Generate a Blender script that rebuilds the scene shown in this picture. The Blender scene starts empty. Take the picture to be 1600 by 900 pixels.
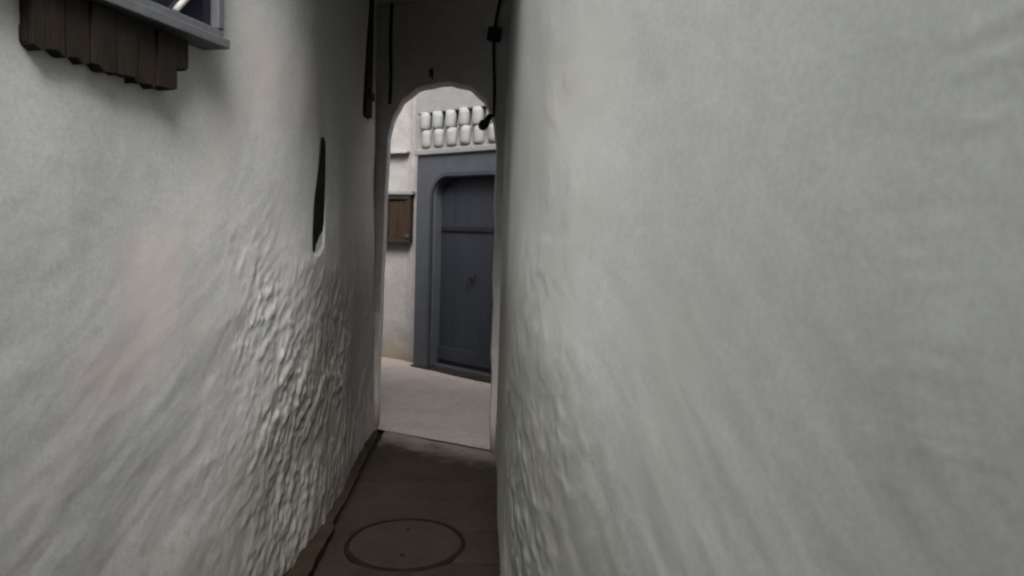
import bpy, bmesh, math, random
import numpy as np
from mathutils import Matrix, Vector
random.seed(4)
D = math.radians
S = bpy.context.scene

# ---------------------------------------------------------------- camera
cam_data = bpy.data.cameras.new("camera")
cam = bpy.data.objects.new("camera", cam_data)
S.collection.objects.link(cam)
cam_data.sensor_width = 36.0
cam_data.lens = 36.0 * 1100 / 1600
cam_data.clip_start = 0.02
cam_data.clip_end = 500
cam.matrix_world = (Matrix.Translation((0, 0, 1.5)) @ Matrix.Rotation(D(-2.6), 4, 'Z')
                    @ Matrix.Rotation(D(90 - 4.4), 4, 'X') @ Matrix.Rotation(D(1.8), 4, 'Z'))
S.camera = cam
# the photograph is a soft, slightly shaken phone picture: a shallow depth of field
cam_data.dof.use_dof = True
cam_data.dof.focus_distance = 3.2
cam_data.dof.aperture_fstop = 4.0

# ---------------------------------------------------------------- world, sun, exposure
w = bpy.data.worlds.new("World"); S.world = w; w.use_nodes = True
nt = w.node_tree
bg = nt.nodes["Background"]
sky = nt.nodes.new("ShaderNodeTexSky"); sky.sky_type = 'NISHITA'
sky.sun_disc = False
SUN_EL, SUN_AZ = D(50), D(180)
sky.sun_elevation = SUN_EL; sky.sun_rotation = SUN_AZ
sky.air_density = 1.0; sky.dust_density = 6.0; sky.ozone_density = 1.0
hs = nt.nodes.new("ShaderNodeHueSaturation"); hs.inputs["Saturation"].default_value = 0.25
nt.links.new(sky.outputs[0], hs.inputs["Color"])
nt.links.new(hs.outputs[0], bg.inputs["Color"])
bg.inputs["Strength"].default_value = 0.11
sl = bpy.data.lights.new("sun", 'SUN'); so = bpy.data.objects.new("sun", sl)
S.collection.objects.link(so)
sl.energy = 1.1; sl.angle = D(35); sl.color = (1.0, 0.975, 0.94)
sd = Vector((math.sin(SUN_AZ) * math.cos(SUN_EL), math.cos(SUN_AZ) * math.cos(SUN_EL), math.sin(SUN_EL)))
so.rotation_euler = sd.to_track_quat('Z', 'Y').to_euler()
S.view_settings.view_transform = 'Standard'
S.view_settings.look = 'None'
S.view_settings.exposure = 1.54
S.view_settings.gamma = 1.0
S.cycles.max_bounces = 8
S.cycles.diffuse_bounces = 6
S.cycles.filter_width = 2.2

# ---------------------------------------------------------------- materials
def mat(name, c1, c2, scale=3.0, rough=0.9, fine=0.004, finescale=60, stains=None, stretch=(1, 1, 1), spec=0.25, c3=None, low=None, shade_edge=None, grain=0.0, rise=None):
    """two-tone procedural surface: large blotches c1/c2, small speckle, optional second stain colour, fine relief"""
    m = bpy.data.materials.new(name); m.use_nodes = True
    n = m.node_tree; L = n.links.new
    b = n.nodes["Principled BSDF"]
    b.inputs["Roughness"].default_value = rough
    b.inputs["Specular IOR Level"].default_value = spec
    tc = n.nodes.new("ShaderNodeTexCoord"); mp = n.nodes.new("ShaderNodeMapping")
    mp.inputs["Scale"].default_value = stretch
    L(tc.outputs["Object"], mp.inputs[0])
    def noise(sc, det=6, r=0.6, dist=0.0):
        t = n.nodes.new("ShaderNodeTexNoise"); t.inputs["Scale"].default_value = sc
        t.inputs["Detail"].default_value = det; t.inputs["Roughness"].default_value = r
        t.inputs["Distortion"].default_value = dist
        L(mp.outputs[0], t.inputs["Vector"]); return t
    def ramp(src, a, z):
        r = n.nodes.new("ShaderNodeMapRange"); r.interpolation_type = 'SMOOTHSTEP'
        r.inputs["From Min"].default_value = a; r.inputs["From Max"].default_value = z
        L(src, r.inputs["Value"]); return r.outputs[0]
    def mix(fac, a, bb):
        x = n.nodes.new("ShaderNodeMix"); x.data_type = 'RGBA'
        if isinstance(fac, float): x.inputs[0].default_value = fac
        else: L(fac, x.inputs[0])
        for i, v in ((6, a), (7, bb)):
            if isinstance(v, tuple): x.inputs[i].default_value = (*v, 1)
            else: L(v, x.inputs[i])
        return x.outputs[2]
    col = mix(ramp(noise(scale, 7, 0.62, 0.4).outputs[0], 0.32, 0.68), c1, c2)
    sp = mix(ramp(noise(scale * 9, 4, 0.7).outputs[0], 0.3, 0.75), tuple(v * 0.88 for v in c1), tuple(min(1, v * 1.08) for v in c2))
    col = mix(0.4, col, sp)
    if grain:
        gr = mix(ramp(noise(70, 5, 0.75).outputs[0], 0.38, 0.62), tuple(v * 0.86 for v in c1), tuple(min(1, v * 1.06) for v in c2))
        col = mix(grain, col, gr)
    if c3:
        col = mix(ramp(noise(scale * 0.45, 5, 0.6, 1.0).outputs[0], 0.55, 0.72), col, c3)
    if low:                                   # splashed dirt that climbs from the ground: (height, colour)
        hgt, lc = low
        sx = n.nodes.new("ShaderNodeSeparateXYZ"); L(tc.outputs["Object"], sx.inputs[0])
        nn = noise(6, 9, 0.82).outputs[0]
        ad = n.nodes.new("ShaderNodeMath"); ad.operation = 'MULTIPLY_ADD'
        L(nn, ad.inputs[0]); ad.inputs[1].default_value = -1.3 * hgt; L(sx.outputs[2], ad.inputs[2])
        dirt_tone_h = ad.outputs[0]
        if rise:                              # the dark tone reaches higher further along the alley
            ry = ramp(sx.outputs[1], rise[0], rise[1])
            a2 = n.nodes.new("ShaderNodeMath"); a2.operation = 'MULTIPLY_ADD'
            L(ry, a2.inputs[0]); a2.inputs[1].default_value = -rise[2]; L(dirt_tone_h, a2.inputs[2]); dirt_tone_h = a2.outputs[0]
        col = mix(ramp(dirt_tone_h, hgt * 0.3, -hgt * 0.7), col, lc)
    if shade_edge:                                  # soft shadow edge painted in: colour pales towards the cross alley
        (px_, py_), (nx_, ny_), reach, dc = shade_edge
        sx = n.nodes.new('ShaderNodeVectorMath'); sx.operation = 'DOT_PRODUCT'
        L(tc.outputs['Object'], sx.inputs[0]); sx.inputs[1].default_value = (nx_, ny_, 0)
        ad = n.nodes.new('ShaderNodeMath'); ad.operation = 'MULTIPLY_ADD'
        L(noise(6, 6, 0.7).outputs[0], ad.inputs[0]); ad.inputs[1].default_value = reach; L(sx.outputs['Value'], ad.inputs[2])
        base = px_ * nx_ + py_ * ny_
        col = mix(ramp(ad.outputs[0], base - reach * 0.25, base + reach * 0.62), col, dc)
    L(col, b.inputs["Base Color"])
    bp = n.nodes.new("ShaderNodeBump"); bp.inputs["Strength"].default_value = 1.0
    bp.inputs["Distance"].default_value = fine
    L(noise(finescale, 8, 0.65).outputs[0], bp.inputs["Height"])
    L(bp.outputs[0], b.inputs["Normal"])
    return m

M = {}
M['plaster'] = mat('whitewashed_plaster', (0.48, 0.485, 0.475), (0.57, 0.572, 0.56), 1.6, 0.9, 0.0007, 45,
                   c3=(0.54, 0.49, 0.49), low=(0.7, (0.27, 0.258, 0.238)), grain=0.35, rise=(2.3, 3.9, 1.0))
M['plaster_r'] = mat('smooth_grey_white_plaster', (0.50, 0.523, 0.503), (0.545, 0.568, 0.546), 1.3, 0.9, 0.0005, 50,
                     c3=(0.52, 0.525, 0.505), low=(0.6, (0.275, 0.28, 0.252)), grain=0.35, rise=(1.05, 2.4, 1.0))
M['arch'] = mat('aged_limewash', (0.50, 0.475, 0.46), (0.60, 0.575, 0.56), 1.5, 0.95, 0.006, 30, low=(0.3, (0.2, 0.15, 0.11)))
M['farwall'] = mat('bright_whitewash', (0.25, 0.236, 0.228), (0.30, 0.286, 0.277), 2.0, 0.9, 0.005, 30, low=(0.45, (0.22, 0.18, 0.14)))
M['tile'] = mat('limewashed_tile', (0.19, 0.193, 0.187), (0.245, 0.246, 0.24), 9, 0.75, 0.003, 60)
M['soot'] = mat('dirt_filled_iron', (0.007, 0.006, 0.005), (0.016, 0.013, 0.010), 8, 0.95, 0.004, 40, spec=0.03)
M['hood'] = mat('greyed_limewash', (0.18, 0.175, 0.172), (0.23, 0.226, 0.22), 5, 0.95, 0.004, 30)
M['floor'] = mat('worn_pinkish_cement', (0.26, 0.226, 0.203), (0.35, 0.308, 0.28), 2.2, 0.85, 0.006, 40, c3=(0.26, 0.215, 0.195))
SHADE_EDGE = ((-0.735, 5.235), (0.482, 0.876), 0.5, (0.17, 0.15, 0.13))
M['slab'] = mat('shade_dark_cement', (0.018, 0.014, 0.010), (0.030, 0.024, 0.018), 3.0, 0.95, 0.006, 40, spec=0.08, c3=(0.035, 0.024, 0.018), shade_edge=SHADE_EDGE)  # cement colour darkened to carry the shade this side of the arch
M['joint'] = mat('joint_dirt', (0.014, 0.011, 0.009), (0.024, 0.019, 0.015), 8, 0.95, 0.006, 60, spec=0.05)
M['red'] = mat('red_brown_stone', (0.020, 0.014, 0.010), (0.036, 0.025, 0.018), 7, 0.95, 0.010, 34, spec=0.08)
M['blue'] = mat('slate_blue_paint', (0.044, 0.048, 0.057), (0.058, 0.062, 0.072), 5, 0.6, 0.002, 50, spec=0.35)
M['door'] = mat('dark_blue_door_paint', (0.017, 0.020, 0.027), (0.026, 0.029, 0.038), 5, 0.55, 0.0015, 40, stretch=(1, 1, .25), spec=0.35)
M['wood'] = mat('old_dark_wood', (0.012, 0.009, 0.0065), (0.032, 0.023, 0.017), 7, 0.85, 0.006, 30, stretch=(3, 3, .4))
M['wood2'] = mat('brown_shutter_wood', (0.016, 0.009, 0.005), (0.034, 0.019, 0.011), 9, 0.75, 0.004, 30, stretch=(3, 3, .4))
M['frame'] = mat('grey_window_paint', (0.10, 0.104, 0.117), (0.145, 0.15, 0.162), 6, 0.55, 0.002, 40)
M['lightpaint'] = mat('pale_grille_paint', (0.50, 0.49, 0.46), (0.62, 0.61, 0.57), 8, 0.6, 0.001, 50)
M['metal'] = mat('dark_iron', (0.022, 0.022, 0.024), (0.045, 0.044, 0.044), 12, 0.6, 0.002, 60, spec=0.5)
M['slot_shade'] = mat('dark_slot_shade', (0.008, 0.010, 0.009), (0.028, 0.032, 0.030), 10, 0.95, 0.003, 40, spec=0.05)
M['cable'] = mat('black_cable_sheath', (0.012, 0.011, 0.011), (0.02, 0.019, 0.019), 9, 0.5, 0.0005, 60)
M['lid'] = mat('cast_iron_lid', (0.018, 0.0145, 0.011), (0.030, 0.024, 0.0185), 10, 0.9, 0.004, 60, spec=0.1)
gm = bpy.data.materials.new('dark_window_glass'); gm.use_nodes = True
gb = gm.node_tree.nodes["Principled BSDF"]
gb.inputs["Base Color"].default_value = (0.012, 0.013, 0.022, 1); gb.inputs["Roughness"].default_value = 0.12
gn = gm.node_tree.nodes.new("ShaderNodeTexNoise"); gn.inputs["Scale"].default_value = 6
gbp = gm.node_tree.nodes.new("ShaderNodeBump"); gbp.inputs["Distance"].default_value = 0.002
gm.node_tree.links.new(gn.outputs[0], gbp.inputs["Height"]); gm.node_tree.links.new(gbp.outputs[0], gb.inputs["Normal"])
M['glass'] = gm

# ---------------------------------------------------------------- helpers
def link_mesh(name, me, m, parent=None):
    o = bpy.data.objects.new(name, me); S.collection.objects.link(o)
    if m is not None: me.materials.append(m)
    if parent is not None: o.parent = parent
    return o

def tag(o, label=None, cat=None, group=None, kind=None):
    if label: o["label"] = label
    if cat: o["category"] = cat
    if group: o["group"] = group
    if kind: o["kind"] = kind
    return o

def empty(name, loc=(0, 0, 0), rz=0.0):
    o = bpy.data.objects.new(name, None); S.collection.objects.link(o)
    o.location = loc; o.rotation_euler = (0, 0, rz); o.empty_display_size = 0.1
    return o

def bm_obj(name, bm, m, parent=None, smooth=False, bevel=0.0, seg=2):
    if bevel > 0:
        bmesh.ops.bevel(bm, geom=bm.edges[:], offset=bevel, segments=seg, affect='EDGES', profile=0.6)
    bmesh.ops.recalc_face_normals(bm, faces=bm.faces[:])
    me = bpy.data.meshes.new(name); bm.to_mesh(me); bm.free()
    for p in me.polygons: p.use_smooth = smooth
    return link_mesh(name, me, m, parent)

def box(bm, x0, x1, y0, y1, z0, z1, jit=0.0):
    vs = [bm.verts.new((x + random.uniform(-jit, jit), y + random.uniform(-jit, jit), z + random.uniform(-jit, jit)))
          for x in (x0, x1) for y in (y0, y1) for z in (z0, z1)]
    for f in ((0, 1, 3, 2), (4, 6, 7, 5), (0, 4, 5, 1), (2, 3, 7, 6), (0, 2, 6, 4), (1, 5, 7, 3)):
        bm.faces.new([vs[i] for i in f])
    return vs

def box_obj(name, dims, m, parent=None, bevel=0.004, jit=0.0):
    bm = bmesh.new(); box(bm, *dims, jit=jit)
    return bm_obj(name, bm, m, parent, bevel=bevel)

def prism(bm, pts, y0, y1):
    """outline in x,z extruded along y"""
    a = [bm.verts.new((x, y0, z)) for x, z in pts]; b = [bm.verts.new((x, y1, z)) for x, z in pts]
    bm.faces.new(a); bm.faces.new(b[::-1])
    for i in range(len(pts)):
        j = (i + 1) % len(pts); bm.faces.new((a[i], b[i], b[j], a[j]))

def tube(name, pts, r, m, parent=None, n=8):
    bm = bmesh.new(); rings = []
    P = [Vector(p) for p in pts]
    for i, p in enumerate(P):
        d = (P[min(i + 1, len(P) - 1)] - P[max(i - 1, 0)]).normalized()
        u = d.orthogonal().normalized() if i == 0 else (u - d * u.dot(d)).normalized()
        v = d.cross(u)
        rings.append([bm.verts.new(p + (u * math.cos(a) + v * math.sin(a)) * r) for a in [2 * math.pi * k / n for k in range(n)]])
    for A, B in zip(rings, rings[1:]):
        for k in range(n): bm.faces.new((A[k], A[(k + 1) % n], B[(k + 1) % n], B[k]))
    bm.faces.new(rings[0]); bm.faces.new(rings[-1][::-1])
    return bm_obj(name, bm, m, parent, smooth=True)

def lathe(bm, prof, n=32, c=(0, 0, 0)):
    rings = []
    for r, z in prof:
        rings.append([bm.verts.new((c[0] + r * math.cos(2 * math.pi * k / n), c[1] + r * math.sin(2 * math.pi * k / n), c[2] + z)) for k in range(n)])
    for A, B in zip(rings, rings[1:]):
        for k in range(n): bm.faces.new((A[k], A[(k + 1) % n], B[(k + 1) % n], B[k]))
    bm.faces.new(rings[0]); bm.faces.new(rings[-1][::-1])

# gradient noise on arrays
_G = {}
def perlin(x, y, seed):
    if seed not in _G: _G[seed] = np.random.RandomState(seed).uniform(0, 2 * np.pi, (256, 256))
    g = _G[seed]
    xi = np.floor(x).astype(int); yi = np.floor(y).astype(int)
    xf = x - xi; yf = y - yi
    u = xf * xf * xf * (xf * (xf * 6 - 15) + 10); v = yf * yf * yf * (yf * (yf * 6 - 15) + 10)
    def d(i, j):
        a = g[(xi + i) & 255, (yi + j) & 255]
        return np.cos(a) * (xf - i) + np.sin(a) * (yf - j)
    return ((d(0, 0) * (1 - u) + d(1, 0) * u) * (1 - v) + (d(0, 1) * (1 - u) + d(1, 1) * u) * v) * 1.5

def fbm(x, y, seed, octv=4, g=0.5):
    s = 0; a = 1
    for i in range(octv):
        s = s + a * perlin(x * 2 ** i + 17.3 * i, y * 2 ** i + 5.1 * i, seed + i); a *= g
    return s

def sstep(a, b, x):
    t = np.clip((x - a) / (b - a), 0, 1); return t * t * (3 - 2 * t)

def smooth_path(pts, step=0.02):
    """Catmull-Rom through the plan points, resampled densely"""
    P = np.array(pts, float)
    P = np.vstack([2 * P[0] - P[1], P, 2 * P[-1] - P[-2]])
    out = []
    for i in range(1, len(P) - 2):
        n = max(4, int(np.linalg.norm(P[i + 1] - P[i]) / step))
        t = np.linspace(0, 1, n, endpoint=False)[:, None]
        p0, p1, p2, p3 = P[i - 1], P[i], P[i + 1], P[i + 2]
        out.append(0.5 * (2 * p1 + (p2 - p0) * t + (2 * p0 - 5 * p1 + 4 * p2 - p3) * t ** 2 + (3 * p1 - p0 - 3 * p2 + p3) * t ** 3))
    return np.vstack(out + [P[-2:-1]])

def wall_mesh(name, pts, side, thick, top, m, fine_y, disp, fs=0.008, fh=0.010, hfine=3.3, parent=None, base=-0.15, low_y=None):
    """a solid wall: sculpted front that follows the plan path, top, back and ends.
    side=+1 keeps the wall's body on the left of the path, -1 on its right"""
    C = smooth_path(pts)
    seg = np.linalg.norm(np.diff(C, axis=0), axis=1); s = np.concatenate([[0], np.cumsum(seg)])
    ss = [0.0]
    while ss[-1] < s[-1]:
        yv = np.interp(ss[-1], s, C[:, 1])
        ss.append(ss[-1] + (fs if fine_y[0] < yv < fine_y[1] else 0.08))
    ss[-1] = s[-1]; ss = np.array(ss)
    X = np.interp(ss, s, C[:, 0]); Y = np.interp(ss, s, C[:, 1])
    tx = np.gradient(X, ss); ty = np.gradient(Y, ss); l = np.hypot(tx, ty); tx /= l; ty /= l
    bx, by = -ty * side, tx * side                    # towards the body of the wall
    hh = np.concatenate([np.arange(base, hfine, fh), np.arange(hfine, top + 0.001, 0.12)])
    SS, HH = np.meshgrid(ss, hh, indexing='ij')
    low_at = 1e6 if low_y is None else ss[np.argmax(Y > low_y)]   # path length at which the top steps down
    YY = np.repeat(Y[:, None], len(hh), 1)
    d = disp(SS, HH, YY)                              # metres, positive = out of the wall
    HH = np.where(HH > 3.2, 3.2 + (HH - 3.2) * (1 - 0.97 * sstep(low_at - 0.15, low_at, SS)), HH)   # the walls are lower round the cross alley
    VX = X[:, None] - bx[:, None] * d; VY = Y[:, None] - by[:, None] * d
    ns, nh = len(ss), len(hh)
    V = np.stack([VX, VY, HH], -1).reshape(-1, 3)
    i = np.arange((ns - 1))[:, None] * nh + np.arange(nh - 1)[None, :]
    F = np.stack([i, i + nh, i + nh + 1, i + 1], -1).reshape(-1, 4)
    back0 = len(V)                                    # back: two rows (bottom, top)
    th = thick - (thick - 0.12) * sstep(low_at - 1.0, low_at, ss) * (side < 0)
    BX = X + bx * th; BY = Y + by * th
    B = np.stack([np.stack([BX, BY, np.full(ns, base)], -1), np.stack([BX, BY, HH[:, -1]], -1)], 1).reshape(-1, 3)
    V = np.vstack([V, B])
    j = np.arange(ns - 1)
    Fb = np.stack([back0 + 2 * j, back0 + 2 * j + 1, back0 + 2 * j + 3, back0 + 2 * j + 2], -1)
    Ft = np.stack([j * nh + nh - 1, (j + 1) * nh + nh - 1, back0 + 2 * (j + 1) + 1, back0 + 2 * j + 1], -1)
    ends = [list(range(0, nh)) + [back0 + 1, back0], list(range((ns - 1) * nh + nh - 1, (ns - 1) * nh - 1, -1)) + [back0 + 2 * ns - 2, back0 + 2 * ns - 1]]
    me = bpy.data.meshes.new(name)
    Q = np.vstack([F, Fb, Ft])
    nq = len(Q)
    loops = np.concatenate([Q.reshape(-1), np.array(ends[0]), np.array(ends[1])])
    tot = np.concatenate([np.full(nq, 4), [len(ends[0]), len(ends[1])]])
    st = np.concatenate([[0], np.cumsum(tot)[:-1]])
    me.vertices.add(len(V)); me.vertices.foreach_set("co", V.astype(np.float32).reshape(-1))
    me.loops.add(len(loops)); me.loops.foreach_set("vertex_index", loops.astype(np.int32))
    me.polygons.add(len(tot)); me.polygons.foreach_set("loop_start", st.astype(np.int32))
    try: me.polygons.foreach_set("loop_total", tot.astype(np.int32))
    except Exception: pass
    sm = np.concatenate([np.ones(len(F), bool), np.zeros(len(tot) - len(F), bool)])
    me.polygons.foreach_set("use_smooth", sm)
    me.update(calc_edges=True); me.validate()
    return link_mesh(name, me, m, parent)

# ---------------------------------------------------------------- the ground
def sheet(name, x0, x1, y0, y1, z, n, m, amp=0.0, seed=3, parent=None):
    xs = np.linspace(x0, x1, n); ys = np.linspace(y0, y1, n)
    X, Y = np.meshgrid(xs, ys, indexing='ij')
    Z = z + amp * fbm(X * 1.3, Y * 1.3, seed, 5, 0.45)
    V = np.stack([X, Y, Z], -1).reshape(-1, 3)
    i = np.arange(n - 1)[:, None] * n + np.arange(n - 1)[None, :]
    F = np.stack([i, i + n, i + n + 1, i + 1], -1).reshape(-1, 4)
    me = bpy.data.meshes.new(name); me.from_pydata(V.tolist(), [], F.tolist())
    for p in me.polygons: p.use_smooth = True
    return link_mesh(name, me, m, parent)

tag(sheet('ground', -120, 120, -120, 120, -0.06, 12, M['joint']), kind='structure')
# cement of the cross alley beyond the arch, its near edge follows the arch's outer face
bm = bmesh.new()
ax, ay = -0.735, 5.235; bx_, by_ = 0.120, 4.765           # the arch line on the floor
dx, dy = bx_ - ax, by_ - ay; Ld = math.hypot(dx, dy); dx /= Ld; dy /= Ld
N_ = 90
grid = []
for i in range(N_ + 1):
    row = []
    for j in range(N_ + 1):
        u = -5.5 + 10.5 * i / N_; v = -0.0 + 5.2 * (j / N_) ** 1.1
        x = ax + dx * u - dy * v; y = ay + dy * u + dx * v
        zz = 0.003 + 0.004 * min(1, v) * (1 if v > 0 else 0) + min(1, v * 2) * 0.005 * float(fbm(np.array([x * 1.7]), np.array([y * 1.7]), 11, 4)[0])
        row.append(bm.verts.new((x, y, zz)))
    grid.append(row)
for i in range(N_):
    for j in range(N_): bm.faces.new((grid[i][j], grid[i + 1][j], grid[i + 1][j + 1], grid[i][j + 1]))
tag(bm_obj('alley_pavement', bm, M['floor'], smooth=True), kind='structure')

# the narrow alley: a bed with worn cement slabs, a strip of red-brown stones along the left wall
bed = tag(sheet('alley_floor', -2.2, 1.4, -6, 5.6, -0.032, 60, M['joint'], 0.004), kind='structure')
COVER = (-0.325, 3.31)
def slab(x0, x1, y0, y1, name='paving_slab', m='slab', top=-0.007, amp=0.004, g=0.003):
    nx, ny = max(3, int((x1 - x0) / 0.05)), max(3, int((y1 - y0) / 0.05))
    bm = bmesh.new(); G = []
    tlt = random.uniform(-.004, .004); tl2 = random.uniform(-.003, .003); off = random.uniform(-.003, .003)
    for i in range(nx + 1):
        r = []
        for j in range(ny + 1):
            x = x0 + g + (x1 - x0 - 2 * g) * i / nx; y = y0 + g + (y1 - y0 - 2 * g) * j / ny
            e = min(i, nx - i, j, ny - j)
            wob = 0.003 * math.sin(x * 23 + y * 31)
            z = top + off * .6 + tlt * (i / nx - .5) * 2 + tl2 * (j / ny - .5) * 2 + amp * float(fbm(np.array([x * 4]), np.array([y * 4]), 31, 3)[0]) - (0.004 if e == 0 else 0)
            r.append(bm.verts.new((x + (wob if e == 0 else 0), y + (wob if e == 0 else 0), z)))
        G.append(r)
    for i in range(nx):
        for j in range(ny): bm.faces.new((G[i][j], G[i + 1][j], G[i + 1][j + 1], G[i][j + 1]))
    rim = [G[i][0] for i in range(nx + 1)] + [G[nx][j] for j in range(1, ny + 1)] + [G[i][ny] for i in range(nx - 1, -1, -1)] + [G[0][j] for j in range(ny - 1, 0, -1)]
    low = [bm.verts.new((v.co.x, v.co.y, -0.05)) for v in rim]
    for k in range(len(rim)):
        q = (k + 1) % len(rim); bm.faces.new((rim[k], rim[q], low[q], low[k]))
    return bm_obj(name, bm, M[m], bed, smooth=False)
y = 0.2; k = 0
rows = []
while y < 5.2:
    d = random.choice((0.34, 0.38, 0.42)); rows.append((y, y + d)); y += d
for k, (ya, yb) in enumerate(rows):
    xs = (-0.69, 0.20)
    if 2.95 < yb and ya < 3.75: pass
    for xa, xb in zip(xs, xs[1:]):
        # leave the space of the round cover open: the slabs there are set round it, a little lower
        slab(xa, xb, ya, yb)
y = 1.6
while y < 5.1:
    d = random.uniform(0.22, 0.42)
    wv = random.uniform(-.015, .008)
    slab(-0.80, -0.70 + wv, y, y + d, 'edging_stone', 'red', top=0.006 + random.uniform(-.004, .012), amp=0.012, g=0.008)
    y += d

# round cover set in the floor
cov = empty('drain_cover', (COVER[0], COVER[1], 0.0))
tag(cov, 'round iron drain cover set in the dark alley floor at the bottom of the view', 'drain cover')
bm = bmesh.new(); lathe(bm, [(0.262, -0.02), (0.262, -0.001), (0.25, 0.002), (0.0005, 0.003)], 48); bm_obj('lid', bm, M['lid'], cov, smooth=False)
bm = bmesh.new()
prof = [(0.268, -0.02), (0.270, 0.000), (0.274, 0.005), (0.284, 0.004), (0.288, -0.004), (0.298, -0.02)]
n = 56; rings = [[bm.verts.new((r * math.cos(2 * math.pi * q / n), r * math.sin(2 * math.pi * q / n), z)) for q in range(n)] for r, z in prof]
for a in range(len(prof)):
    A, B = rings[a], rings[(a + 1) % len(prof)]
    for q in range(n): bm.faces.new((A[q], A[(q + 1) % n], B[(q + 1) % n], B[q]))
bm_obj('rim', bm, M['soot'], cov, smooth=True)
for q in range(2):
    bm = bmesh.new(); lathe(bm, [(0.013, -0.002), (0.013, 0.0045), (0.009, 0.005)], 16, (0, (-0.14, 0.14)[q], 0))
    bm_obj('lift_hole', bm, M['soot'], cov)

# ---------------------------------------------------------------- walls
HP = [(3.55, 1.93), (3.49, 1.82), (3.41, 1.64), (3.36, 1.45), (3.355, 1.395), (3.39, 1.37), (3.46, 1.37), (3.55, 1.41), (3.60, 1.53), (3.62, 1.75), (3.625, 1.89), (3.615, 1.93), (3.59, 1.95)]
SLOT = (4.66, 4.90, 2.24, 3.10)
def recess(YY, HH, y0, y1, h0, h1, depth, r=0.03, soft=0.012):
    cy, ch = (y0 + y1) / 2, (h0 + h1) / 2; hy, hz = (y1 - y0) / 2 - r, (h1 - h0) / 2 - r
    q = np.hypot(np.maximum(np.abs(YY - cy) - hy, 0), np.maximum(np.abs(HH - ch) - hz, 0)) - r
    return -depth * sstep(soft, -soft, q), np.exp(-(np.maximum(q, 0) / 0.03) ** 2)

def poly_recess(Y, Hh, P, depth):
    out = np.zeros_like(Y); lip = np.zeros_like(Y)
    m = (Y > 3.2) & (Y < 3.8) & (Hh > 1.2) & (Hh < 2.1)
    py, ph = Y[m], Hh[m]; dist = np.full(py.shape, 9.0); ins = np.zeros(py.shape, bool)
    for (a0, a1), (b0, b1) in zip(P, P[1:] + P[:1]):
        ey, eh = b0 - a0, b1 - a1
        t = np.clip(((py - a0) * ey + (ph - a1) * eh) / (ey * ey + eh * eh), 0, 1)
        dist = np.minimum(dist, np.hypot(py - a0 - t * ey, ph - a1 - t * eh))
        c = ((a1 > ph) != (b1 > ph)) & (py < (b0 - a0) * (ph - a1) / (b1 - a1 + 1e-9) + a0)
        ins ^= c
    q = np.where(ins, -dist, dist)
    out[m] = -depth * sstep(0.006, -0.008, q); lip[m] = np.exp(-(np.maximum(q, 0) / 0.03) ** 2)
    return out, lip

def disp_left(s, h, y):
    big = 0.028 * fbm(s * 0.9, h * 0.8, 5, 2) + 0.007 * fbm(s * 2.4, h * 1.4, 9, 2)
    u = s * 0.8 + h * 0.6; v = -s * 0.6 + h * 0.8
    wr = fbm(u * 3.0, v * 9.0, 21, 3, 0.45)                       # slanting trowel wrinkles
    low = sstep(1.9, 0.6, h)
    d = big + 0.0028 * wr * (0.03 + 0.97 * low)
    # broken, flaking render low on the wall where the alley narrows
    mask = sstep(2.45, 3.05, y + 0.16 * fbm(s * 3, h * 3, 44, 2)) * sstep(1.75, 0.95, h + 0.25 * fbm(s * 2, h * 2, 45, 3)) * (0.45 + 0.55 * sstep(5.0, 3.6, y))
    n1 = fbm((s - 0.5 * h) * 11, h * 7, 61, 4, 0.55)
    n2 = fbm((s - 0.4 * h) * 34, h * 20, 71, 3, 0.55)
    flake = sstep(-0.05, 0.2, n1) * 0.007 + sstep(0.28, 0.42, n1) * 0.006
    mask = mask * (0.5 + 0.5 * sstep(-0.25, 0.35, fbm(s * 2.2, h * 2.0, 47, 2)))
    d = d + mask * (0.25 * flake + 0.0042 * n1 + 0.0021 * n2 + 0.003 * sstep(0.34, 0.5, n2) - 0.003)
    d = d + 0.0006 * fbm(s * 14, h * 14, 81, 3)
    # hand-worn swelling at the foot
    d = d + 0.035 * sstep(0.5, 0.0, h) * (0.6 + 0.4 * fbm(s * 2, h, 33, 2))
    a, lip = poly_recess(y, h, HP, 0.008)
    d = d * 1 + a + 0 * lip
    b, lip2 = recess(y, h, *SLOT, 0.07)
    return d + b

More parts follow.
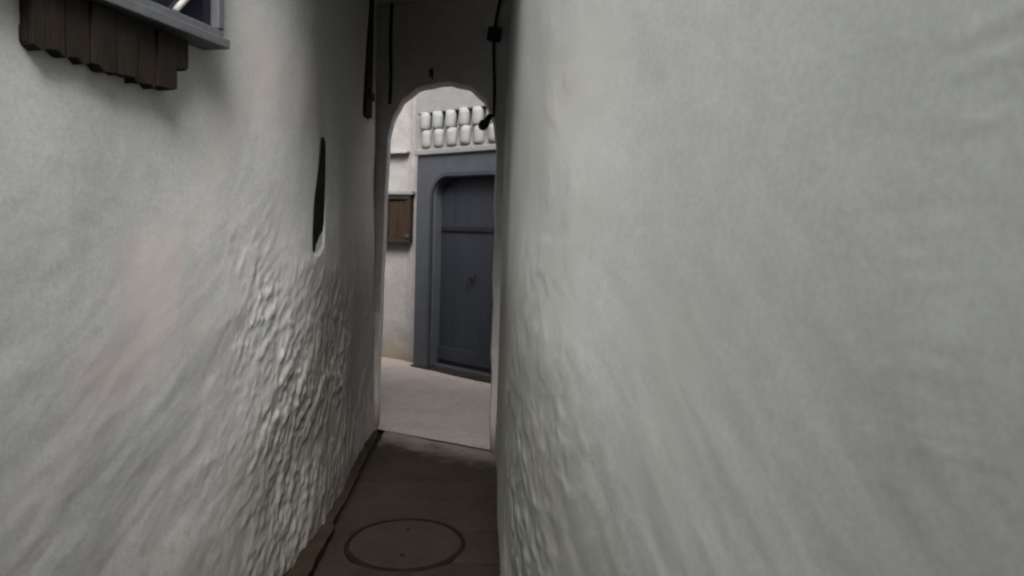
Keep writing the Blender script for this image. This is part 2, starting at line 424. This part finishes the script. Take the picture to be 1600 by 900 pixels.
def disp_right(s, h, y):
    big = 0.020 * fbm(s * 0.8 + 9, h * 0.8, 105, 2) + 0.004 * fbm(s * 2.0, h * 1.6, 109, 2)
    u = s * 0.72 - h * 0.7; v = s * 0.7 + h * 0.72
    u2 = s * 0.7 + h * 0.7; v2 = -s * 0.7 + h * 0.7
    wr = fbm(u2 * 3.0, v2 * 9.5, 121, 3, 0.45)
    low = sstep(1.7, 0.5, h)
    st = fbm(s * 3.0 + h, h * 40.0 + 5 * s, 131, 3, 0.5)                       # short level trowel strokes near the camera
    stm = sstep(1.15, 0.85, y) * sstep(1.1, 1.3, h) * sstep(0.1, 0.5, fbm(s * 3, h * 3, 141, 2) + 0.25)
    d = big + 0.0025 * wr * (0.05 + 0.95 * low) + 0.0009 * st * stm
    mask = sstep(1.6, 2.35, y + 0.2 * fbm(s * 3, h * 3, 144, 2)) * sstep(1.5, 0.35, h + 0.3 * fbm(s * 2, h * 2, 145, 3)) * (0.4 + 0.6 * sstep(4.5, 3.2, y))
    n1 = fbm(u2 * 9, v2 * 14, 161, 4, 0.55); n2 = fbm((s - 0.3 * h) * 30, h * 16, 171, 3)
    d = d + mask * (0.0028 * sstep(0.05, 0.35, n1) + 0.0028 * n1 + 0.0016 * n2 - 0.001)
    edge = np.exp(-((y - 2.1) / 0.2) ** 2) * sstep(0.5, 0.9, h) * sstep(2.6, 1.4, h)
    d = d + edge * (0.0015 * sstep(0.0, 0.5, fbm(s * 9, h * 6, 181, 3)))
    d = d + 0.0003 * fbm(s * 12, h * 12, 191, 2) + 0.025 * sstep(0.35, 0.0, h)
    return d * (1 - 0.7 * sstep(2.7, 3.3, y))

left = wall_mesh('plastered_wall', [(1.5, -2.75), (0.0, -2.6), (-0.9, -2.2), (-1.3, -1.3), (-1.42, -0.2), (-1.43, 0.8), (-1.24, 1.83), (-1.02, 2.5), (-0.86, 3.0), (-0.80, 3.4), (-0.785, 4.2), (-0.78, 5.1), (-0.80, 5.32), (-0.95, 5.52), (-2.6, 6.42), (-4.6, 7.5)],  # first points add an unseen wall behind the camera to hold back low sun
                 +1, 0.6, 5.0, M['plaster'], (1.2, 5.2), disp_left, low_y=3.4)
tag(left, 'rough whitewashed wall on the left with lumpy flaking plaster and a dark slot', 'wall')
right = wall_mesh('plastered_wall', [(0.75, -6.5), (0.8, -2.5), (0.84, 0.0), (0.66, 0.8), (0.42, 1.5), (0.23, 2.0), (0.155, 2.32), (0.135, 2.7), (0.135, 3.5), (0.145, 4.4), (0.15, 4.72), (0.32, 4.80), (2.0, 3.86), (4.2, 2.65)],
                  -1, 0.6, 5.0, M['plaster_r'], (0.5, 4.7), disp_right, low_y=3.4)
tag(right, 'smooth grey white plastered wall filling the right side of the alley', 'wall')

# far wall of the cross alley
def disp_far(s, h, y):
    return 0.012 * fbm(s * 1.2, h * 1.1, 205, 3) + 0.004 * fbm(s * 6, h * 6, 206, 3) + 0.02 * sstep(0.25, 0, h)
far = empty('far_wall', (0, 0, 0))
tag(far, 'bright whitewashed wall beyond the arch, around the blue door', 'wall')
fw = wall_mesh('wall_face', [(-6.2, 11.1), (-3.4, 9.52), (-1.15, 8.30), (-0.80, 8.06), (-0.72, 7.985), (0.124, 7.195), (1.2, 6.19), (2.6, 4.88), (4.6, 3.0)],
               +1, 0.5, 3.5, M['farwall'], (6.0, 9.0), disp_far, fs=0.03, fh=0.03, hfine=3.4, parent=far)

# door bay: local frame, x along the wall, y into the street is negative, z up
DA = (-0.615, 7.87); ang = math.atan2(7.177 - 7.969, 0.124 + 0.72)
ledge = box_obj('ledge', (-1.6, -0.06, -0.035, 0.06, 2.37, 2.40), M['farwall'], None, 0.006, 0.003)
ledge.location = (-0.80, 8.05, 0); ledge.rotation_euler = (0, 0, math.atan2(8.06 - 9.52, -0.80 + 3.4)); ledge.parent = far

# blue door with its painted surround
dr = empty('house_door', (*DA, 0), ang)
tag(dr, 'dark blue door in a slate blue surround with a rounded inner arch', 'door')
OW, OH = 1.75, 2.305; IL, IR, IH, RC = 0.285, 1.315, 2.065, 0.20
def arch_pts(x0, x1, z0, z1, r, n=8):
    p = [(x0, z0), (x0, z1 - r)]
    p += [(x0 + r - r * math.cos(a), z1 - r + r * math.sin(a)) for a in [math.pi / 2 * i / n for i in range(1, n + 1)]]
    p += [(x1 - r + r * math.sin(a), z1 - r + r * math.cos(a)) for a in [math.pi / 2 * i / n for i in range(0, n + 1)]]
    p += [(x1, z0)]
    return p
bm = bmesh.new()
inner = arch_pts(IL, IR, 0.03, IH, RC)
def outer_of(k, m):
    if k == 0: return (0, 0.0)
    if k == m: return (OW, 0.0)
    x, z = inner[k]
    if x - IL < RC - 1e-6 and z < IH - 1e-6: return (0, z) if k < m * 0.35 else (0, OH)
    if IR - x < RC - 1e-6 and z < IH - 1e-6: return (OW, z) if k > m * 0.65 else (OW, OH)
    return (x, OH)
mI = len(inner) - 1
outr = [outer_of(k, mI) for k in range(mI + 1)]
kl = next(k for k in range(mI + 1) if outr[k][1] == OH); outr[kl - 1] = (0, OH)
kr = max(k for k in range(mI + 1) if outr[k][1] == OH); outr[kr + 1] = (OW, OH)
cols = []
for (xi, zi), (xo, zo) in zip(inner, outr):
    cols.append([bm.verts.new(p) for p in ((xi, 0.02, zi), (xi, -0.14, zi), (xi - 0.006 * (1 if xi < 0.8 else -1), -0.15, zi), (xo, -0.15, zo), (xo, 0.02, zo))])
for A, B in zip(cols, cols[1:]):
    for q in range(4): bm.faces.new((A[q], A[q + 1], B[q + 1], B[q]))
bm_obj('surround', bm, M['blue'], dr)
bm = bmesh.new()                                   # moulding that follows the inner arch
o2 = arch_pts(IL - 0.05, IR + 0.05, 0.0, IH + 0.05, RC + 0.05)
i2 = arch_pts(IL - 0.012, IR + 0.012, 0.0, IH + 0.012, RC + 0.012)
a = [[bm.verts.new((x, yy, z)) for x, z in pp] for pp, yy in ((o2, -0.148), (o2, -0.166), (i2, -0.172), (i2, -0.148))]
for q in range(4):
    A, B = a[q], a[(q + 1) % 4]
    for e in range(len(A) - 1): bm.faces.new((A[e], A[e + 1], B[e + 1], B[e]))
bm_obj('moulding', bm, M['door'], dr)  # dark door colour here paints the recess shadow round the leaf
bm = bmesh.new(); prism(bm, arch_pts(IL - 0.03, IR + 0.03, 0.05, IH + 0.03, RC), -0.018, -0.012); bm_obj('backing', bm, M['metal'], dr)
# leaf: vertical boards and two rails
nb = 5; bw = (IR - IL - 0.02) / nb
for i in range(nb):
    bm = bmesh.new(); x0 = IL + 0.01 + i * bw; x1 = x0 + bw - 0.003
    def topz(x):
        q = min(x - IL, IR - x); return IH - 0.01 if q >= RC else IH - 0.01 - RC + math.sqrt(max(0, RC * RC - (RC - q) ** 2))
    pts = [(x0, 0.075)] + [(x0 + (x1 - x0) * t / 4, topz(x0 + (x1 - x0) * t / 4)) for t in range(5)] + [(x1, 0.075)]
    prism(bm, pts, -0.045 + random.uniform(-.003, .003), -0.02)
    bm_obj('board', bm, M['door'], dr)
rail = box_obj('rail', (IL + 0.02, IR - 0.02, -0.062, -0.046, 1.51, 1.56), M['cable'], dr, 0.005)
box_obj('rail', (IL + 0.02, IR - 0.02, -0.07, -0.05, 0.12, 0.26), M['door'], dr, 0.005)
kn = empty('knocker'); kn.parent = dr
bm = bmesh.new(); lathe(bm, [(0.03, 0), (0.03, 0.008), (0.012, 0.02)], 16)
o = bm_obj('rose', bm, M['cable'], kn); o.rotation_euler = (D(90), 0, 0); o.location = (0.78, -0.049, 1.05)
tube('ring', [(0.78 + 0.045 * math.sin(t), -0.075, 1.0 + 0.045 * math.cos(t)) for t in [2 * math.pi * i / 20 for i in range(21)]], 0.005, M['cable'], kn)
box_obj('threshold', (IL + 0.002, IR - 0.002, -0.14, -0.02, 0.0, 0.072), M['metal'], dr, 0.008)
st = box_obj('door_step', (-0.02, 1.8, -0.20, -0.154, -0.04, 0.02), M['red'], None, 0.012, 0.006)
st.location = (*DA, 0); st.rotation_euler = (0, 0, ang)
tag(st, 'low reddish stone step at the foot of the blue door', 'step')

# tiled hood over the door
hood = empty('tiled_hood', (DA[0] + 0.05 * math.sin(ang), DA[1] - 0.05 * math.cos(ang), 0), ang)
tag(hood, 'whitewashed hood with two rows of rounded tiles above the blue door', 'door hood')
bm = bmesh.new(); prism(bm, [(-0.04, 0), (OW + 0.04, 0), (OW + 0.04, 1), (-0.04, 1)], -.01, .01); bm.free()
box_obj('sill', (-0.03, OW + 0.03, -0.13, 0.05, 2.31, 2.37), M['hood'], hood, 0.012, 0.002)
def slope(z0, z1, y0, y1):
    bm = bmesh.new()
    vs = [(x, yy, z) for x in (-0.02, OW + 0.02) for yy, z in ((0.05, z0), (y0, z0), (y1, z1), (0.05, z1))]
    v = [bm.verts.new(p) for p in vs]
    bm.faces.new(v[:4]); bm.faces.new(v[4:][::-1])
    for i in range(4):
        j = (i + 1) % 4; bm.faces.new((v[i], v[j], v[4 + j], v[4 + i]))
    return bm_obj('roof_bed', bm, M['hood'], hood)
slope(2.372, 2.562, -0.075, -0.055); slope(2.564, 2.745, -0.06, -0.03)
def tile_mesh(L):
    bm = bmesh.new(); n = 8; rings = []
    for t, k in ((0, 0.45), (0.04, 0.72), (0.1, 0.9), (0.2, 1.0), (0.7, 1.0), (1.0, 0.97)):
        R_ = 0.066 * k
        rings.append([bm.verts.new((R_ * math.cos(math.pi * i / n), L * t, R_ * 0.75 * math.sin(math.pi * i / n))) for i in range(n + 1)]
                     + [bm.verts.new((-R_ + 2 * R_ * q / 3, L * t, -0.03)) for q in range(4)])
    for A, B in zip(rings, rings[1:]):
        for i in range(len(A)):
            k = (i + 1) % len(A); bm.faces.new((A[i], A[k], B[k], B[i]))
    bm.faces.new(rings[0]); bm.faces.new(rings[-1][::-1])
    bmesh.ops.recalc_face_normals(bm, faces=bm.faces[:])
    me = bpy.data.meshes.new('roof_tile'); bm.to_mesh(me); bm.free()
    for p in me.polygons: p.use_smooth = True
    me.materials.append(M['tile']); return me
tm = tile_mesh(0.19)
nt_ = 9; step = OW / nt_
for zz, yy, sl_ in ((2.385, -0.082, 88), (2.565, -0.094, 86)):
    for i in range(nt_):
        t = bpy.data.objects.new('roof_tile', tm); S.collection.objects.link(t); t.parent = hood
        t.location = (step * (i + 0.5) + (0.0 if zz > 2.5 else 0.02), yy + random.uniform(-.004, .004), zz + random.uniform(-.006, .006))
        t.rotation_euler = (D(sl_ + random.uniform(-2, 2)), D(random.uniform(-2, 2)), 0)
box_obj('coping', (-0.03, OW + 0.03, -0.10, 0.05, 2.75, 3.12), M['hood'], hood, 0.012, 0.002)

# small shuttered window left of the door
sw = empty('shuttered_window', (-0.80, 8.05, 0), math.atan2(8.06 - 9.52, -0.80 + 3.4))
tag(sw, 'small brown wooden shuttered window seen through the arch, left of the blue door', 'window')
x0, x1, z0, z1 = -0.72, 0.02, 1.36, 1.90
for nm, dims in (('frame_rail', (x0, x1, -0.06, 0.02, z1 - 0.05, z1)), ('frame_rail', (x0, x1, -0.06, 0.02, z0, z0 + 0.05)),
                 ('frame_stile', (x0, x0 + 0.05, -0.055, 0.02, z0 + 0.052, z1 - 0.052)), ('frame_stile', (x1 - 0.05, x1, -0.055, 0.02, z0 + 0.052, z1 - 0.052))):
    box_obj(nm, dims, M['wood'] if nm == 'frame_rail' else M['wood2'], sw, 0.004)
for i in range(5):
    bw_ = (x1 - x0 - 0.1) / 5
    b = box_obj('shutter_board', (x0 + 0.052 + i * bw_, x0 + 0.046 + (i + 1) * bw_, -0.04 + random.uniform(-.004, .004), 0.0, z0 + 0.053, z1 - 0.053), M['wood2'], sw, 0.003)
box_obj('hinge', (x1 - 0.06, x1 + 0.0, -0.075, -0.062, z0 + 0.06, z0 + 0.1), M['metal'], sw, 0.002)
box_obj('lintel', (x0 - 0.04, x1 + 0.03, -0.075, 0.02, z1 + 0.003, z1 + 0.045), M['tile'], sw, 0.008, 0.003)

# ---------------------------------------------------------------- archway with the covered passage
arc = empty('archway', (ax, ay, 0), math.atan2(by_ - ay, bx_ - ax))
tag(arc, 'dim limewashed archway closing the end of the covered passage', 'archway')
W0, W1 = -0.30, Ld + 0.30
J0, J1, SP, RISE = 0.0, Ld - 0.015, 2.02, 0.50
outl = []
for i in range(0, 13): outl.append((J0 + 0.055 * (i / 12) ** 1.2 + 0.003 * math.sin(i * 1.7), SP * i / 12))
n = 26; cx = (J0 + 0.055 + J1 - 0.02) / 2; hw = (J1 - 0.02 - J0 - 0.055) / 2
for i in range(1, n):
    a_ = math.pi * (1 - i / n)
    c_, s_ = math.cos(a_), math.sin(a_)
    e = 0.82
    outl.append((cx + hw * math.copysign(abs(c_) ** e, c_) + 0.003 * math.sin(i * 2.3), SP + RISE * abs(s_) ** e + 0.006 * math.sin(i * 1.9 + 1)))
for i in range(12, -1, -1): outl.append((J1 - 0.02 * (i / 12) + 0.006 * math.sin(i * 2.1 + 2), SP * i / 12))
TOP = 3.6; T0, T1 = -0.02, 0.12           # front face (towards the camera) and back face
bm = bmesh.new()
def frame_face(yy, rnd):
    sh = (yy - T0) * dy / dx          # the jambs run along the alley, not square to the slanting arch wall
    inn = [bm.verts.new((x + sh + rnd * (0.008 if x < cx else -0.008) * -1, yy, z + (rnd * 0.008 if z > SP else 0))) for x, z in outl]
    out = []
    m_ = len(outl)
    for q, (x, z) in enumerate(outl):
        if q <= 12: out.append(bm.verts.new((W0, yy, z)))
        elif q >= m_ - 13: out.append(bm.verts.new((W1, yy, z)))
        else:
            t = (q - 12) / (m_ - 26 + 1); 
            # walk round the rectangle above the springing
            if t < 0.25: out.append(bm.verts.new((W0, yy, SP + (TOP - SP) * t / 0.25)))
            elif t < 0.75: out.append(bm.verts.new((W0 + (W1 - W0) * (t - 0.25) / 0.5, yy, TOP)))
            else: out.append(bm.verts.new((W1, yy, TOP - (TOP - SP) * (t - 0.75) / 0.25)))
    return inn, out
rings = [frame_face(T0, 1.0), frame_face(T0 + 0.02, 0.0), frame_face(T1 - 0.02, 0.0), frame_face(T1, 1.0)]
def strip(A, B):
    for q in range(len(A) - 1): bm.faces.new((A[q], A[q + 1], B[q + 1], B[q]))
strip(rings[0][0], rings[0][1]); strip(rings[3][1], rings[3][0])
for r0, r1 in zip(rings, rings[1:]): strip(r0[0], r1[0])
strip(rings[0][1], rings[3][1])
bm_obj('arch_wall', bm, M['arch'], arc)
# low ceiling of the passage and the building above, whose street face starts well up and out of the picture
pas = empty('covered_passage', (0, 0, 0))
tag(pas, 'dark rooms bridging the alley above the arch, closing out the sky', 'passage roof')
bm = bmesh.new()
pts = [(-1.05, 2.95), (0.5, 2.95), (0.6, 4.40), (0.3, 4.55), (-0.95, 5.25)]
prism(bm, [(p[0], p[1]) for p in pts], 0, 1)
bm.free()
def slab_poly(pts, z0, z1, nm, m):
    bm = bmesh.new(); a = [bm.verts.new((x, y, z0)) for x, y in pts]; b = [bm.verts.new((x, y, z1)) for x, y in pts]
    bm.faces.new(a[::-1]); bm.faces.new(b)
    for i in range(len(pts)):
        j = (i + 1) % len(pts); bm.faces.new((a[i], a[j], b[j], b[i]))
    return bm_obj(nm, bm, m, pas)
slab_poly([(-1.45, 2.35), (0.55, 2.35), (0.6, 4.46), (0.10, 4.74), (-1.0, 5.35), (-1.2, 5.4)], 3.10, 3.65, 'room_above', M['arch'])
for i in range(9):                          # roof beams under it
    yb = 2.42 + i * 0.25
    b = box_obj('beam', (-1.0, 0.35, yb, yb + 0.08, 3.04, 3.098), M['wood'], pas, 0.008, 0.004)

# ---------------------------------------------------------------- things on the left wall
def on_left(y):                              # x of the left wall's plan at depth y (before sculpting)
    pts = [(1.83, -1.24), (2.5, -1.02), (3.0, -0.86), (3.4, -0.80), (4.2, -0.785), (5.1, -0.78)]
    return float(np.interp(y, [p[0] for p in pts], [p[1] for p in pts]))

def panel_yz(name, y0, y1, h0, h1, x, t, r, m, parent, lean=0.0, n=6):
    """rounded plate standing in the y-z plane, face towards +x"""
    bm = bmesh.new(); pts = []
    for cy, ch, a0 in ((y1 - r, h1 - r, 0), (y0 + r, h1 - r, 90), (y0 + r, h0 + r, 180), (y1 - r, h0 + r, 270)):
        for i in range(n + 1):
            a_ = D(a0 + 90 * i / n); pts.append((cy + r * math.cos(a_), ch + r * math.sin(a_)))
    A = [bm.verts.new((x - t, yy + lean * (hh - h0), hh)) for yy, hh in pts]; B = [bm.verts.new((x, yy + lean * (hh - h0), hh)) for yy, hh in pts]
    bm.faces.new(A); bm.faces.new(B[::-1])
    for i in range(len(pts)):
        j = (i + 1) % len(pts); bm.faces.new((A[i], B[i], B[j], A[j]))
    return bm_obj(name, bm, m, parent)

hx = on_left(3.48)
bm = bmesh.new()
A = [bm.verts.new((-0.06, yy - 3.48, hh - 1.37)) for yy, hh in HP]; B = [bm.verts.new((0.004, yy - 3.48, hh - 1.37)) for yy, hh in HP]
bm.faces.new(A); bm.faces.new(B[::-1])
for i in range(len(HP)):
    k = (i + 1) % len(HP); bm.faces.new((A[i], B[i], B[k], A[k]))
ht = bm_obj('slot_shade_plate', bm, M['slot_shade'], None, bevel=0.003)  # nearly flush dark plate, its colour standing for the shade inside the slot
ht.location = (hx, 3.48, 1.37)
tag(ht, 'narrow dark slot with rounded ends in the left wall, its shade a dark plate', 'wall slot')

sx_ = on_left(4.78)
ts = empty('tall_shutter', (sx_, 4.78, 2.24))
tag(ts, 'tall thin dark shutter high on the left wall inside the passage', 'shutter')
for i, (a0, a1) in enumerate(((-0.11, -0.035), (-0.03, 0.045), (0.05, 0.115))):
    panel_yz('board', a0, a1, 0.01, 0.87, 0.018 + 0.003 * (i % 2), 0.05, 0.006, M['wood'], ts, n=2)
box_obj('batten', (0.022, 0.034, -0.10, 0.105, 0.12, 0.17), M['wood'], ts, 0.003)

# window upper left: local x along the wall (away from camera), y = out of the wall to the street (negative local y)
wa = Vector((-1.166, 2.046)); wb = Vector((-0.955, 2.664))
wang = math.atan2(wb.y - wa.y, wb.x - wa.x)
win = empty('barred_window', (wa.x, wa.y, 0), wang)
tag(win, 'grey painted window with a diagonal pale bar high on the left wall, above dark boards', 'window')
x0, x1, z0, z1 = -0.35, (wb - wa).length - 0.075, 2.115, 2.75
F = -0.06
box_obj('sill', (x0 - 0.02, x1 + 0.008, F - 0.02, 0.10, z0, z0 + 0.032), M['frame'], win, 0.004)
box_obj('frame_rail', (x0, x1, F, -0.02, z0 + 0.034, z0 + 0.062), M['frame'], win, 0.004)
box_obj('frame_rail', (x0, x1, F, -0.02, z1 - 0.05, z1), M['frame'], win, 0.004)
for xa in (x0, x1 - 0.03): box_obj('jamb', (xa, xa + 0.03, F - 0.003, 0.10, z0 + 0.064, z1 - 0.052), M['frame'], win, 0.004)
box_obj('mullion', ((x0 + x1) / 2 - 0.02, (x0 + x1) / 2 + 0.02, F + 0.003, -0.02, z0 + 0.064, z1 - 0.052), M['frame'], win, 0.003)
box_obj('pane', (x0 + 0.03, x1 - 0.03, -0.03, -0.024, z0 + 0.06, z1 - 0.05), M['glass'], win, 0)
for i, (xa, za, xb, zb) in enumerate(((0.37, 2.185, 0.50, 2.33), (-0.02, 2.185, 0.12, 2.33))):
    tube('diagonal_bar', [(xa, F + 0.02, za), (xb, F + 0.02, zb)], 0.011, M['lightpaint'], win)
# boards under the window
bp_ = empty('board_apron', (wa.x, wa.y, 0), wang)
tag(bp_, 'row of dark broken wooden boards under the grey window on the left wall', 'boards')
edges = [-0.135, -0.04, 0.04, 0.125, 0.205, 0.29, 0.375, 0.43]
bots = [1.945, 1.94, 1.935, 1.93, 1.925, 1.935, 2.01]
for i in range(7):
    bm = bmesh.new(); xa, xb = edges[i] + 0.003, edges[i + 1] - 0.003; zb = bots[i]; m_ = []
    for q in range(5): m_.append((xa + (xb - xa) * q / 4, zb + random.uniform(-.008, .008)))
    pts = m_ + [(xb, 2.106), (xa, 2.106)]
    dpt = -0.035 - random.uniform(0, 0.02)
    prism(bm, pts, dpt, 0.08)
    bm_obj('board', bm, M['wood'], bp_)
o = box_obj('backing_rail', (edges[0], edges[6], -0.028, 0.08, 1.955, 2.0), M['wood'], bp_, 0.003); 

# ---------------------------------------------------------------- cables and fittings in the passage
def P_arch(s, h, off): # point on the arch wall's face
    return (ax + dx * s + dy * off, ay + dy * s - dx * off, h)
cb = empty('hanging_cable', P_arch(0.86, 2.25, 0.06))
tag(cb, 'black cable with junction box and bulb holder hanging at the right edge of the arch', 'cable')
inv = Vector(cb.location)
def rel(p): return tuple(Vector(p) - inv)
tube('cable', [rel(P_arch(0.985 - 0.06 * min(1, t * 2.2) + 0.008 * math.sin(t * 9), 3.3 - 1.03 * t, 0.05)) for t in [i / 14 for i in range(15)]], 0.010, M['cable'], cb)
j = box_obj('junction_box', (-0.04, 0.04, -0.025, 0.025, -0.045, 0.045), M['cable'], cb, 0.006); j.location = rel(P_arch(0.925, 2.80, 0.06)); j.rotation_euler = (0, 0.15, -0.5)
bm = bmesh.new(); lathe(bm, [(0.012, 0.06), (0.02, 0.045), (0.022, 0.0), (0.034, -0.01), (0.03, -0.05), (0.01, -0.065)], 14)
h_ = bm_obj('bulb_holder', bm, M['cable'], cb, smooth=True); h_.location = rel(P_arch(0.875, 2.24, 0.05)); h_.rotation_euler = (0, D(35), 0)
c2 = tube('corner_cable', [P_arch(0.075 + 0.004 * math.sin(i), 3.3 - 0.09 * i, 0.03) for i in range(11)], 0.011, M['cable'])
tag(c2, 'dark cable running down the left corner of the passage beside the arch', 'cable')
hk = empty('wall_hook', P_arch(0.42, 2.58, 0.02))
tag(hk, 'small dark iron hook in the wall just above the arch', 'hook')
tube('hook_arm', [(0, 0.02, 0.02), (0, -0.03, 0.02), (0.004, -0.05, 0.0), (0.008, -0.05, -0.02), (0.008, -0.03, -0.03)], 0.007, M['metal'], hk)
box_obj('plate', (-0.018, 0.018, -0.006, 0.01, -0.01, 0.045), M['metal'], hk, 0.002)
